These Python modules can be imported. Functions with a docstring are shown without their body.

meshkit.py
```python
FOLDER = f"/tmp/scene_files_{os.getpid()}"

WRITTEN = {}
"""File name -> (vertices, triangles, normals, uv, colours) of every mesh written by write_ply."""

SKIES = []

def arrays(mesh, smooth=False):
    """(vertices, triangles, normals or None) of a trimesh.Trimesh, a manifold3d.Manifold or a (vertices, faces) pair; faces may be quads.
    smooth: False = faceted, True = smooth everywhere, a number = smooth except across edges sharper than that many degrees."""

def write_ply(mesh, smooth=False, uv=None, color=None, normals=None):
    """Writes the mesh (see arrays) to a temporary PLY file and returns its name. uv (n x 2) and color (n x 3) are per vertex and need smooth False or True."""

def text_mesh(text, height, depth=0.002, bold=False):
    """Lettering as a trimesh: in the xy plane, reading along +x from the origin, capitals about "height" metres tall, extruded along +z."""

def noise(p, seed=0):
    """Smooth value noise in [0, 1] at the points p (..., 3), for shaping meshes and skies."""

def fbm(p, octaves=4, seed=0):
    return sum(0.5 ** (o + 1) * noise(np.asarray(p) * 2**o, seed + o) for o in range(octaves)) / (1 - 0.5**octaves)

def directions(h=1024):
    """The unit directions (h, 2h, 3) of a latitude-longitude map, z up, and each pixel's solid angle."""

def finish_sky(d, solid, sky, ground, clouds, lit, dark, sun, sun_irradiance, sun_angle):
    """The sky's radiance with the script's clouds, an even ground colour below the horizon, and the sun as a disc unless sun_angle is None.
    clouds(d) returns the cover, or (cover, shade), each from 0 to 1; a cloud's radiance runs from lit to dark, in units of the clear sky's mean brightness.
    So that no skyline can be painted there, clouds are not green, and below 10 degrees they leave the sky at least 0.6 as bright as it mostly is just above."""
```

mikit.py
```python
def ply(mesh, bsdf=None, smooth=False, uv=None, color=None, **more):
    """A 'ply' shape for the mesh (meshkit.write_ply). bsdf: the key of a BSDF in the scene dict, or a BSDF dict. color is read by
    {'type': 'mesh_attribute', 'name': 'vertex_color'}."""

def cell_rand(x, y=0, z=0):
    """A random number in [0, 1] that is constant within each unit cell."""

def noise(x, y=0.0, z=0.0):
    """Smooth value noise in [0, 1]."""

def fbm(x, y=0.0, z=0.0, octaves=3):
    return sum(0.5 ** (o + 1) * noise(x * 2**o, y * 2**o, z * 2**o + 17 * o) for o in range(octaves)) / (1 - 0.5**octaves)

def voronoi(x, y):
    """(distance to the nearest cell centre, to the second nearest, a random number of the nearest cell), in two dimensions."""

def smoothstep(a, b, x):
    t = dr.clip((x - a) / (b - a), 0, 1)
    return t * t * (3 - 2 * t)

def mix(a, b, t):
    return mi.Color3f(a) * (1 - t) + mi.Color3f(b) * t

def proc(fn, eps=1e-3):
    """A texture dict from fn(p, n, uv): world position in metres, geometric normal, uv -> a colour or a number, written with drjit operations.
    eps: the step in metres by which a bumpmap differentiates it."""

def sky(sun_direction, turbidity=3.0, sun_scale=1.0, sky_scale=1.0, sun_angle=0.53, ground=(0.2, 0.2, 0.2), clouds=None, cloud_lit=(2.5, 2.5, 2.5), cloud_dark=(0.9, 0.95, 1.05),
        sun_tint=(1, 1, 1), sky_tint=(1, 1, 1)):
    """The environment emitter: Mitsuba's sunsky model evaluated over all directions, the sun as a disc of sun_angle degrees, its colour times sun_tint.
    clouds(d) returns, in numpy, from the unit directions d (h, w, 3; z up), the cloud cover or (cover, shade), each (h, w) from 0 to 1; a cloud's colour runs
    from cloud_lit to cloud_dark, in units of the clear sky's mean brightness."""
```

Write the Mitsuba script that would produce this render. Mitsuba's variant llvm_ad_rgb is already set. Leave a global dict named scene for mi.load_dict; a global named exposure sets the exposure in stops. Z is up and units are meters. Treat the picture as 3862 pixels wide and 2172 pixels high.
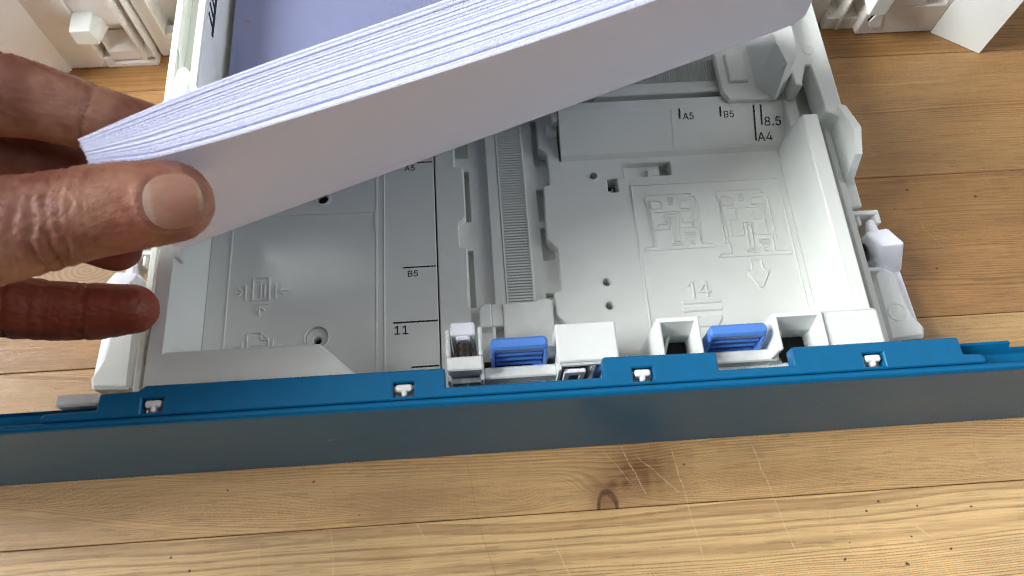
import math, random
import numpy as np, trimesh, mitsuba as mi, drjit as dr
import manifold3d as m3
from shapely.geometry import Polygon, LineString, Point, box as sbox
from shapely.ops import unary_union
import meshkit, mikit
from mikit import proc, ply, fbm, noise, smoothstep, mix

T = mi.ScalarTransform4f
scene, labels = {}, {}
S = 0.001                                   # every length below is in millimetres
rng = np.random.default_rng(7)

# ------------------------------------------------------------------ camera, lights, exposure
CAM = np.array([-11.302, -382.582, 266.394])
RIGHT = np.array([0.9975, -0.0694, 0.0131]); DOWN = np.array([-0.0585, -0.9162, -0.3965]); FWD = np.array([0.0395, 0.3947, -0.9180])
scene['camera'] = {'type': 'thinlens', 'fov': 67.64, 'fov_axis': 'x', 'aperture_radius': 0.0006, 'focus_distance': 0.285,
                   'near_clip': 0.01, 'far_clip': 20.0,
                   'to_world': T().look_at(origin=(CAM * S).tolist(), target=((CAM + FWD * 100) * S).tolist(), up=(-DOWN).tolist())}
exposure = 0.0


def lamp(name, centre, towards, w, h, rgb, label):
    scene[name] = {'type': 'rectangle', 'to_world': T().look_at(origin=centre, target=towards, up=[0, 0.3, 1]).scale([w / 2, h / 2, 1]),
                   'bsdf': {'type': 'diffuse', 'reflectance': {'type': 'rgb', 'value': 0.5}},
                   'emitter': {'type': 'area', 'radiance': {'type': 'rgb', 'value': rgb}}}
    labels[name] = {'label': label, 'kind': 'structure'}


lamp('window_light', [-1.14, -0.285, 0.96], [0.0, -0.25, 0], 0.66, 0.66, [37.0, 37.9, 38.3], 'daylight window high up to the left behind the tray')
lamp('far_window_light', [1.5, -0.36, 0.8], [0.0, -0.25, 0], 1.1, 0.9, [3.1, 3.25, 3.55], 'weaker daylight window across the room on the right')
lamp('ceiling_light', [0.0, 1.0, 2.3], [0.0, 1.0, 0], 4.4, 4.0, [0.52, 0.52, 0.52], 'pale daylit ceiling of the room')


# ------------------------------------------------------------------ materials
def rgb(*c): return {'type': 'rgb', 'value': list(c)}


def mat(name, base, rough=0.45, spec=0.5, bump=None, **kw):
    b = {'type': 'principled', 'base_color': base if isinstance(base, dict) else rgb(*base), 'roughness': rough, 'specular': spec, **kw}
    if bump is not None:
        b = {'type': 'bumpmap', 'arbitrary': bump[0], 'scale': bump[1], 'bsdf': b}
    scene[name] = {'type': 'twosided', 'bsdf': b}


def speckle(c, amount=0.04, f=260.0):
    def fn(p, n, uv):
        v = fbm(p.x * f, p.y * f, p.z * f, 3) - 0.5
        return mi.Color3f(c) * (1 + 2 * amount * v)
    return proc(fn)


def grain_bump(p, n, uv):
    return noise(p.x * 1900, p.y * 1900, p.z * 1900) * 0.6 + noise(p.x * 4300, p.y * 4300, p.z * 4300) * 0.4


GB = proc(grain_bump, eps=1e-4)
mat('m_tray', speckle([0.64, 0.66, 0.62], 0.012), 0.42, 0.4, bump=(GB, 0.00003))
mat('m_white', speckle([0.67, 0.695, 0.665], 0.012), 0.38, 0.45)
mat('m_clear_white', [0.80, 0.81, 0.88], 0.32, 0.5)
SPECKS = [(-64.5, 10, .5), (-33.2, 16, .35), (-20.5, 21, .3), (148, 0, .4), (101, 15, .35), (-128, 5, .3), (62, 6, .3), (5, -6, .35)]


def blue_color(p, n, uv):
    x, y, z = p.x * 1000, p.y * 1000, p.z * 1000
    c = mi.Color3f(0.0032, 0.108, 0.240) * (0.93 + .14 * fbm(x * .25, y * .25, z * .25, 3))
    for (sx, sz, r) in SPECKS:                       # dust specks and a short scratch on the front face
        d = dr.sqrt(dr.square((x - sx) / (4.0 if r > .45 else 1.3)) + dr.square(z - sz)) + dr.select(y < -321.5, 0.0, 9.0)
        c = mix(c, mi.Color3f(0.22, 0.25, 0.27), .55 * (1 - smoothstep(r * .5, r, d)))
    return c


def blue_rough(p, n, uv):
    x, y, z = p.x * 1000, p.y * 1000, p.z * 1000
    return 0.22 + 0.12 * fbm(x * .035, y * .12, z * .12, 3)


scene['m_blue'] = {'type': 'twosided', 'bsdf': {'type': 'bumpmap', 'arbitrary': GB, 'scale': 0.00002, 'bsdf': {'type': 'principled', 'base_color': proc(blue_color), 'roughness': proc(blue_rough), 'specular': 0.26}}}
mat('m_latch', [0.075, 0.21, 0.58], 0.33, 0.5)
mat('m_print', [0.02, 0.02, 0.022], 0.6, 0.3)
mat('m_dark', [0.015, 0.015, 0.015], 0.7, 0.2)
mat('m_spring', [0.09, 0.075, 0.06], 0.35, 0.6, metallic=0.7)
mat('m_printer', speckle([0.70, 0.67, 0.62], 0.015), 0.5, 0.35)


def plate_color(p, n, uv):
    x, y = p.x * 1000, p.y * 1000
    d = dr.sqrt(dr.square((x + 106.0) * 0.8) + dr.square(y + 139.3)) + 1.6 * (noise(x * 1.3, y * 1.3) - 0.5)
    d2 = dr.sqrt(dr.square(x + 105.8) + dr.square(y + 142.2))
    rust = (1 - smoothstep(0.5, 1.3, d)) * 0.7 + (1 - smoothstep(0.15, 0.4, d2)) * 0.6
    v = 0.97 + 0.06 * fbm(x * 0.05, y * 0.05, 3.0)
    return mix(mi.Color3f(0.225, 0.245, 0.40) * v, mi.Color3f(0.28, 0.13, 0.06), rust)


mat('m_plate', proc(plate_color), 0.22, 0.5, metallic=0.35)
mat('m_paper', speckle([0.755, 0.778, 0.93], 0.012, 900.0), 0.75, 0.15)


# pine boards: every board (66 mm) has its own ring spacing; two knots, worm holes, scratches
SCR = [(56, -327, 62, -371, .28, 1), (86, -327, 96, -372, .3, 1), (8, -356, 18, -382, .3, .9), (-21, -326.5, -17, -352, .3, -.9), (-17, -352, -11, -372, .4, -.8),
       (37, -326, 45, -346, .35, .9), (42, -330, 58, -346, .3, .8), (140, -362, 147, -368, .4, 1), (138, -367, 144, -373, .3, 1), (168, -333, 172, -341, .3, .7),
       (62, -371, 70, -390, .25, .5), (-70, -349, -68, -380, .3, .5), (205, -356, 208, -362, .45, -.9), (30, -327, 40, -341, .3, .6), (-96, -350, -93, -376, .3, .35),
       (177, -240, 183, -252, .3, .3), (211, -213, 214, -226, .3, .35), (-40, -349, -36, -356, .3, .7), (111, -352, 107, -362, .4, -.3)]
HOL = [(22, -373, 1.1), (24, -374.5, .7), (73, -379, 1.0), (129, -353, .8), (124, -356, .8), (143, -355.5, .7), (115, -366.5, .7), (112, -372, 1.0), (138, -366, .6),
       (151, -371, 1.1), (134, -375, 1.2), (140, -384, 1.0), (150.5, -384.6, 1.5), (163, -357, .8), (-108, -333, .9), (-77, -332, .9), (-126, -355, .7), (-119, -360, .9), (-176, -262, .9),
       (176, -224, .9), (205, -229, 1.1), (168, -233, .7), (178, -262, .8), (-150, -270, .6), (120, -315, .6), (60, -335, .7), (-60, -345, .5)]


def wood(p, n, uv):
    x, y = p.x * 1000, p.y * 1000
    b = dr.floor((y + 283.0) / 66.0)
    r1, r2, r3 = mikit.cell_rand(b, 3), mikit.cell_rand(b, 11), mikit.cell_rand(b, 23)
    lo = dr.select(dr.abs(b + 2) < .5, 1.0, dr.select(dr.abs(b + 1) < .5, 0.0, r1))      # coarse grain in the front board, fine in the one behind it
    # warp round the two knots
    dx, dy = x - 29.7, y + 345.5
    k1 = dr.exp(-(dr.square(dx / 20) + dr.square(dy / 9))) * dr.select(dr.abs(b + 1) < .5, 1.0, 0.0)
    ex, ey = x + 172.0, y + 240.5
    kb = dr.select(dr.abs(b) < .5, 1.0, 0.0)
    kr = dr.sqrt(dr.square(ex / 1.9) + dr.square(ey))
    k2 = dr.exp(-dr.square(kr / 21)) * kb
    warp = 9.0 * (fbm(x * 0.006 + 40 * r2, y * 0.012, b, 3) - 0.5) + 2.0 * (fbm(x * 0.025, y * 0.06, b + 9, 2) - 0.5)
    left = smoothstep(-60, -190, x) * dr.select(dr.abs(b + 1) < .5, 1.0, 0.0)
    t = y + warp + 10 * k1 * dr.select(dy > 0, 1.0, -0.4) + left * (0.10 * (x + 60)) + 0.02 * (r3 - .5) * x
    t = dr.lerp(t, kr * 1.3, dr.minimum(1.0, k2 * 1.6) * kb)
    sp = dr.lerp(1.45, 3.7, lo) * (0.82 + 0.35 * noise(t * 0.06, b))
    v = t / sp + 0.25 * noise(x * 0.02, y * 0.3, b)
    s = v - dr.floor(v)
    line = smoothstep(dr.lerp(0.25, 0.48, lo), 0.86, s) * (1 - smoothstep(0.88, 1.0, s))
    amp = (0.45 + 0.55 * noise(t * 0.11 + 7, b * 3.1)) * dr.lerp(0.70, 0.74, lo)
    fib = fbm(x * 0.06, y * 2.4, b, 3) - 0.5
    pore = smoothstep(0.66, 0.80, noise(x * 0.16, y * 3.1, b + 4)) * (0.5 + 0.5 * noise(x * .03, y * .08, b))
    blot = fbm(x * 0.012, y * 0.03, b + 5, 3) - 0.5
    c = mix(mix([0.530, 0.345, 0.155], [0.262, 0.130, 0.042], dr.select(b > -0.5, 0.72 + 0.28 * r1, dr.select(b > -1.5, 0.40, 0.0))), [0.185, 0.078, 0.022], line * amp)  # rear boards browner, with the weaker light there put into their colour
    c = c * (1 + 0.42 * fib + 0.62 * blot + 0.12 * (r3 - 0.5)) * (1 - 0.22 * pore)
    c = mix(c, mi.Color3f(0.20, 0.095, 0.03), 0.55 * smoothstep(0.62, 0.85, fbm(x * 0.02 + 3, y * 0.10, b + 2, 2)) * dr.lerp(.4, .8, lo))
    # knots
    a = dr.sqrt(dr.square(dx / 3.5) + dr.square((dy + 3.5) / 6.3)) + 0.34 * (fbm(x * .35, y * .35, 2.0, 2) - .5)
    on = dr.select(dr.abs(b + 1) < .5, 1.0, 0.0)
    ringk = smoothstep(0.66, 0.86, a) * (1 - smoothstep(1.04, 1.30, a)) * (.75 + .25 * noise(x * .9, y * .7)) * on
    c = mix(c, mi.Color3f(0.012, 0.006, 0.003), 0.98 * ringk)
    c = mix(c, mi.Color3f(0.24, 0.125, 0.055), 0.7 * (1 - smoothstep(0.6, 0.8, a)) * on)
    halo = dr.minimum(1.0, dr.exp(-(dr.square((x - 45) / 13) + dr.square((y + 336) / 10))) + .7 * dr.exp(-(dr.square((x - 30) / 8) + dr.square((y + 343) / 7)))) * on
    c = mix(c, mi.Color3f(0.11, 0.043, 0.012), 1.0 * halo * (0.7 + 0.9 * fib + .3 * noise(x * .4, y * .2)))
    inner = (1 - smoothstep(11, 16, kr)) * kb
    kv = kr * 0.75 + 0.6 * noise(x * .2, y * .2)
    kline = smoothstep(.4, .8, kv - dr.floor(kv))
    c = mix(c, mix([0.27, 0.175, 0.095], [0.18, 0.105, 0.05], kline * .7), 0.85 * inner)
    for (x0, y0, x1, y1, w, k) in SCR:
        L = math.hypot(x1 - x0, y1 - y0); ux, uy = (x1 - x0) / L, (y1 - y0) / L
        along = (x - x0) * ux + (y - y0) * uy
        off = dr.abs((x - x0) * uy - (y - y0) * ux + 0.5 * (noise(along * .25, x0) - .5))
        m = (1 - smoothstep(w * .5, w * 1.1, off)) * smoothstep(0, L * .12, along) * (1 - smoothstep(L * .85, L, along)) * (.45 + .55 * noise(along * .8, y0))
        c = mix(c, mi.Color3f(0.74, 0.58, 0.36) if k > 0 else mi.Color3f(0.09, 0.04, 0.015), m * abs(k) * .36 * (.55 + .45 * smoothstep(.35, .6, noise(along * 1.7, x1))))
    for (hx, hy, r) in HOL:
        d = dr.sqrt(dr.square((x - hx) / 1.4) + dr.square(y - hy)) + .5 * (noise(x * 1.3, y * 1.3) - .5)
        c = mix(c, mi.Color3f(0.035, 0.017, 0.008), 0.9 * (1 - smoothstep(r * .25, r * .62, d)))
    return dr.maximum(c, 0.004)


def wood_bump(p, n, uv):
    x, y = p.x * 1000, p.y * 1000
    return fbm(x * 0.08, y * 1.6, 0, 3) + 0.5 * noise(x * 1.2, y * 2.2)


def wood_rough(p, n, uv):
    x, y = p.x * 1000, p.y * 1000
    return 0.36 + 0.16 * fbm(x * 0.03, y * 0.3, 1, 3)


scene['m_wood'] = {'type': 'twosided', 'bsdf': {'type': 'bumpmap', 'arbitrary': proc(wood_bump, eps=2e-4), 'scale': 0.00008,
                   'bsdf': {'type': 'principled', 'base_color': proc(wood), 'roughness': proc(wood_rough), 'specular': 0.5}}}


# ------------------------------------------------------------------ mesh helpers
def tm(v, f): return trimesh.Trimesh(np.asarray(v, float), np.asarray(f, int), process=False)


def ring_inset(pts, b):
    p = np.asarray(pts, float)
    e = np.roll(p, -1, 0) - p
    e /= np.linalg.norm(e, axis=1, keepdims=True)
    n = np.c_[-e[:, 1], e[:, 0]]
    n0 = np.roll(n, 1, 0)
    m = n0 + n
    den = 1 + (n0 * n).sum(1, keepdims=True)
    return p + b * m / np.maximum(den, 0.35)


def clean(poly, tol=0.02):
    from shapely.geometry.polygon import orient
    return orient(poly.buffer(0).simplify(tol), 1.0)


def rnd(poly, r, inner=True):
    q = poly.buffer(-r, quad_segs=5).buffer(r, quad_segs=5)
    return q.buffer(r * .6, quad_segs=5).buffer(-r * .6, quad_segs=5) if inner else q


def prism(poly, z0, z1, b=0.4):
    """Upright prism of a shapely polygon, its upper rim chamfered by b."""
    if not isinstance(poly, Polygon): poly = Polygon(poly)
    poly = clean(poly)
    V, F = [], []
    new_rings = []
    for i, r in enumerate([poly.exterior] + list(poly.interiors)):
        p = np.asarray(r.coords)[:-1]
        q = ring_inset(p, b) if b > 0 else p
        new_rings.append(q)
        n = len(p); o = sum(len(a) for a in V)
        V.append(np.vstack([np.c_[p, np.full(n, z0)], np.c_[p, np.full(n, z1 - b)], np.c_[q, np.full(n, z1)]]))
        for k in range(n):
            k2 = (k + 1) % n
            for s in ((0, n), (n, 2 * n)):
                if s[1] == 2 * n and b <= 0: continue
                a_, b_, c_, d_ = o + s[0] + k, o + s[0] + k2, o + s[1] + k2, o + s[1] + k
                F += [[a_, b_, c_], [a_, c_, d_]]
    cap = Polygon(new_rings[0], new_rings[1:])
    for pl, z, flip in ((cap, z1, False), (poly, z0, True)):
        v, f = trimesh.creation.triangulate_polygon(pl, engine='earcut')
        v = np.asarray(v)[:, :2]; f = np.asarray(f)
        ar = np.cross(v[f[:, 1]] - v[f[:, 0]], v[f[:, 2]] - v[f[:, 0]])
        f = np.where((ar < 0)[:, None], f[:, ::-1], f)
        if flip: f = f[:, ::-1]
        o = sum(len(a) for a in V)
        V.append(np.c_[v, np.full(len(v), z)]); F += (f + o).tolist()
    return tm(np.vstack(V), F)


def bx(x0, x1, y0, y1, z0, z1, b=0.35):
    x0, x1 = sorted((x0, x1)); y0, y1 = sorted((y0, y1)); z0, z1 = sorted((z0, z1))
    b = min(b, .45 * (x1 - x0), .45 * (y1 - y0), .45 * (z1 - z0))
    P = []
    for sx, X in ((1, x0), (-1, x1)):
        for sy, Y in ((1, y0), (-1, y1)):
            for sz, Z in ((1, z0), (-1, z1)):
                P += [(X, Y + sy * b, Z + sz * b), (X + sx * b, Y, Z + sz * b), (X + sx * b, Y + sy * b, Z)]
    return hull(P)


def hull(P): return trimesh.convex.convex_hull(np.asarray(P, float))


def rhull(P, r, seg=12):
    """Hull of the points with rounded edges of radius r (the points are the outer corners)."""
    P = np.asarray(P, float); c = P.mean(0)
    s = m3.Manifold.sphere(r, seg)
    d = P - c
    Q = c + np.sign(d) * np.maximum(np.abs(d) - r, 0)
    m = m3.Manifold.batch_hull([s.translate(q.tolist()) for q in Q]).to_mesh()
    return tm(m.vert_properties[:, :3], m.tri_verts)


def prof_x(pts, x0, x1, b=0.0):
    """Profile given in (y, z), extruded along x."""
    m = prism(Polygon(pts), 0, x1 - x0, b)
    v = m.vertices
    return tm(np.c_[v[:, 2] + x0, v[:, 0], v[:, 1]], m.faces)


def prof_y(pts, y0, y1, b=0.0):
    """Profile given in (x, z), extruded along y."""
    m = prism(Polygon(pts), 0, y1 - y0, b)
    v = m.vertices
    return tm(np.c_[v[:, 0], y1 - v[:, 2], v[:, 1]], m.faces)


def cat(*ms): return trimesh.util.concatenate([m for m in ms])


def lines_mesh(lines, w, z, h, b=0.15):
    g = unary_union([LineString(l).buffer(w / 2, cap_style='round', join_style='round', quad_segs=3) for l in lines])
    return cat(*[prism(q, z - .3, z + h, b) for q in getattr(g, 'geoms', [g])])


def cyl(c, r0, r1, z0, z1, n=24):
    a = np.arange(n) * 2 * np.pi / n
    v = np.vstack([np.c_[c[0] + r0 * np.cos(a), c[1] + r0 * np.sin(a), np.full(n, z0)], np.c_[c[0] + r1 * np.cos(a), c[1] + r1 * np.sin(a), np.full(n, z1)]])
    return hull(v)


def mirror_x(m):
    v = np.array(m.vertices); v[:, 0] *= -1
    return tm(v, np.asarray(m.faces)[:, ::-1])


def add(key, mesh, bsdf, smooth=False, label=None, **kw):
    k, i = key, 0
    while k in scene:
        i += 1; k = f'{key}_{i:03d}'
    m = mesh.copy() if hasattr(mesh, 'copy') else mesh
    m.vertices = np.asarray(m.vertices) * S
    scene[k] = ply(m, bsdf, smooth)
    if label or kw:
        labels[k] = {**({'label': label} if label else {}), **kw}
    return k


def thing(key, label, category, **kw): labels[key] = {'label': label, 'category': category, **kw}


# ------------------------------------------------------------------ table top (setting)
labels['table_top'] = {'label': 'scratched pine table top of wide boards under the tray', 'kind': 'structure'}
for i in range(-9, 12):
    y0 = -283.0 + 66 * i
    add('table_top__plank', bx(-900, 900, y0 + .13, y0 + 65.87, -45, -20, .25), 'm_wood')

# ------------------------------------------------------------------ paper tray
thing('paper_tray', 'open light grey printer paper tray with a blue front, lying on the pine table', 'printer tray')
PT = 'paper_tray__'
add(PT + 'base', cat(bx(-122.9, 121.3, -306, -60, -19.5, -8, .5), bx(-130.4, 130.4, -306, -60, -19.8, -18.6, .2)), 'm_tray')


def poly_holes(outer, holes): return Polygon(outer).difference(unary_union(holes)) if holes else Polygon(outer)


# left floor plate, with the two screw holes
holes = [Point(-72.4, -224.6).buffer(2.3, quad_segs=8), Point(-73.0, -283.2).buffer(4.4, quad_segs=8)]
lp = add(PT + 'floor_panel', cat(prism(poly_holes([(-114.7, -306), (-28.0, -306), (-28.0, -186), (-114.7, -186)], holes), -7.8, 0, .25),
                                 prism(Point(-73.0, -283.2).buffer(4.38, quad_segs=8).difference(Point(-73.0, -283.9).buffer(1.5, quad_segs=6)), -7.6, -1.3, .5)), 'm_tray',
         label='left floor panel with paper pictograms moulded into it')
add(lp + '__screw_hole', cyl((-73, -283.9), 1.45, 1.45, -7.7, -5.2), 'm_dark')
add(lp + '__screw_hole', cat(cyl((-72.4, -224.6), 2.25, 2.25, -7.7, -3.0)), 'm_dark')
add(lp + '__rim_ring', prism(Point(-72.4, -224.6).buffer(3.4, quad_segs=8).difference(Point(-72.4, -224.6).buffer(2.35, quad_segs=8)), -.2, .35, .15), 'm_tray')
add(lp + '__rim_ring', prism(Point(-73.0, -283.2).buffer(4.9, quad_segs=8).difference(Point(-73.0, -283.2).buffer(4.3, quad_segs=8)), -.2, .3, .12), 'm_tray')
add(lp + '__ridge', cat(bx(-51.4, -50.7, -306, -190, -.2, .35, .2), bx(-48.4, -47.8, -306, -190, -.2, .45, .2)), 'm_tray')
add(lp + '__frame_line', lines_mesh([[(-106.8, -295), (-106.8, -230.9), (-51.6, -231.9), (-51.6, -240)]], .6, 0, .5), 'm_tray')
L1 = [[(-97.4,-258.0),(-91.4,-257.9),(-91.1,-267.0),(-97.3,-267.1),(-97.4,-258.0)],[(-96.2,-259.5),(-94.7,-259.4)],[(-94.4,-261.3),(-94.3,-265.9)],[(-92.9,-261.1),(-92.8,-266.0)],[(-100.1,-260.9),(-99.9,-266.7)],[(-88.8,-260.9),(-88.7,-266.6)],[(-104.2,-263.8),(-101.3,-263.5)],[(-102.8,-262.1),(-101.2,-263.5),(-102.6,-265.0)],[(-84.3,-263.7),(-87.4,-263.8)],[(-86.1,-262.2),(-87.6,-263.8),(-86.1,-265.1)],[(-97.1,-268.9),(-91.3,-268.8)],[(-94.5,-273.0),(-94.5,-269.8)],[(-96.0,-271.3),(-94.5,-269.8),(-92.7,-271.3)]]
L2 = [[(-98.0,-286.3),(-98.4,-281.0),(-97.6,-280.1),(-93.5,-280.1),(-90.5,-282.9),(-90.3,-286.4)],[(-93.2,-280.5),(-93.1,-282.9),(-90.7,-283.3)],[(-96.4,-285.1),(-91.9,-285.2)],[(-100.0,-283.6),(-100.0,-285.8)],[(-88.7,-283.6),(-88.9,-286.0)],[(-102.8,-285.1),(-101.1,-285.3)],[(-86.0,-285.1),(-87.8,-285.9)]]
add(lp + '__pictogram', lines_mesh(L1, .5, 0, .7, .2), 'm_tray', label='moulded envelope between arrows')
add(lp + '__pictogram', lines_mesh(L2, .5, 0, .7, .2), 'm_tray', label='moulded sheet with a folded corner')


def text(s, h, x, y, z, slope=0.0, bold=False):
    m = meshkit.text_mesh(s, h, 0.22, bold)
    v = np.array(m.vertices)
    if slope:
        c, sn = math.cos(slope), math.sin(slope)
        v = np.c_[v[:, 0], v[:, 1] * c - v[:, 2] * sn, v[:, 1] * sn + v[:, 2] * c]
    return tm(v + [x, y, z], m.faces)


def stroke(x0, x1, y0, y1, z): return bx(x0, x1, y0, y1, z - .1, z + .22, .05)


add(lp + '__size_mark', cat(stroke(-41, -28.3, -257.25, -256.75, 0), text('B5', 2.5, -39.4, -260.9, 0)), 'm_print', label='printed line and the letters B5')
add(lp + '__size_mark', cat(stroke(-44.9, -28.3, -279.7, -279.1, 0), text('11', 3.35, -44.9, -284.1, 0)), 'm_print', label='printed line and the number 11')
add(lp + '__size_mark', cat(stroke(-39, -28.3, -210.25, -209.75, 0), text('A5', 2.5, -39.8, -213.7, 0)), 'm_print', label='printed line and the letters A5')
add(lp + '__size_mark', cat(stroke(-38.4, -28.3, -297.3, -296.7, 0)), 'm_print', label='printed line by the blue front')

# middle: strip with notched edge, channel, bar, rack
strip = [(-27.4, -306), (-16.0, -306), (-15.8, -275.2), (-16.6, -273.7), (-16.2, -250.0), (-18.9, -249.4), (-19.0, -238.8), (-17.1, -237.5), (-16.0, -236.0), (-16.1, -213.4), (-19.6, -213.0), (-19.2, -186), (-27.4, -186)]
add(PT + 'notched_strip', prism(rnd(Polygon(strip), .4), -7.8, .1, .3), 'm_tray')
ch = [sbox(-15.9, -236.5, -13.9, -213), sbox(-15.9, -273.6, -13.8, -249.3), sbox(-19.3, -206.5, -13.9, -198), sbox(13.3, -212.6, 19.2, -190), sbox(13.2, -238, 16.2, -223.5), sbox(13.4, -255.5, 18.2, -241), sbox(13.2, -272, 16.4, -269.4)]
add(PT + 'channel_floor', prism(poly_holes([(-20, -306), (20, -306), (20, -186), (-20, -186)], ch + [sbox(-1.6, -276.8, 8.2, -188)]), -7.9, -4, .2), 'm_tray')
add(PT + 'guide_bar', cat(bx(-6.6, -2.3, -276, -186, -4.2, -1.0, .3), bx(-7.2, -6.5, -211, -206, -4.2, -1.6, .2), bx(-7.0, -6.4, -255, -252, -4.2, -1.5, .2)), 'm_tray')
rk = add(PT + 'toothed_rack', cat(bx(-2.3, 8.9, -277, -186, -5.6, -2.9, .1), bx(-2.2, -1.5, -277, -186, -3, -.7, .2), bx(8.1, 8.8, -277, -186, -3, -.7, .2)), 'm_tray', label='long toothed rack down the middle of the tray')
add(rk + '__teeth', cat(*[bx(-1.6, 8.2, y, y + .55, -5, -.6, .14) for y in np.arange(-276.6, -188, 1.2)]), 'm_white', label='row of fine rack teeth', kind='stuff')

# right floor plate
rp = [(15.8, -186), (15.4, -206.0), (18.6, -208.8), (18.6, -223.7), (16.0, -224.3), (15.4, -239.7), (15.2, -247.9), (16.2, -249.0), (19.1, -252.3), (18.9, -270.2), (16.0, -270.9), (16.1, -279.8), (19.1, -283.0), (20.5, -284.5), (20.5, -306), (114.2, -306), (114.2, -213), (23.5, -213), (23.5, -186)]
circ = [Point(36.4, y).buffer(1.6, quad_segs=6) for y in (-220.8, -267.9, -277.6)]
rph = circ + [sbox(41.8, -228.8, 45.9, -222.5), sbox(49.2, -222.1, 68.5, -215.9)]
rf = add(PT + 'floor_panel', prism(rnd(Polygon(rp), .35).difference(unary_union(rph)), -7.8, 0, .3), 'm_tray', label='right floor panel with two tray pictograms, an arrow and the number 14')
for y in (-220.8, -267.9, -277.6):
    add(rf + '__peg_hole', cat(prism(Point(36.4, y).buffer(2.3, quad_segs=6).difference(Point(36.4, y).buffer(1.65, quad_segs=6)), -.2, .25, .12)), 'm_tray')
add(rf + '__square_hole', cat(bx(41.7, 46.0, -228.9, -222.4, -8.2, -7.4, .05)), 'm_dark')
add(rf + '__clip', cat(bx(42.3, 43.4, -228.6, -226.8, -8, -2.5, .1), bx(44.0, 44.5, -228.5, -225, -8, -3.5, .1)), 'm_tray')
add(rf + '__recess_floor', cat(bx(49.1, 64.6, -222.3, -215.8, -7.6, -3.0, .1), bx(58.9, 62.7, -221.6, -217.8, -3.2, -1.2, .3)), 'm_tray')
add(rf + '__recess_edge', lines_mesh([[(49.0, -222.3), (49.0, -215.6), (68.8, -215.6)]], .5, 0, .25), 'm_tray')
add(rf + '__frame_line', lines_mesh([[(50.7, -283.6), (51.1, -226.2), (111.2, -226.4), (111.0, -300)], [(50.7, -283.6), (50.6, -304)]], .6, 0, .55), 'm_tray')
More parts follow.
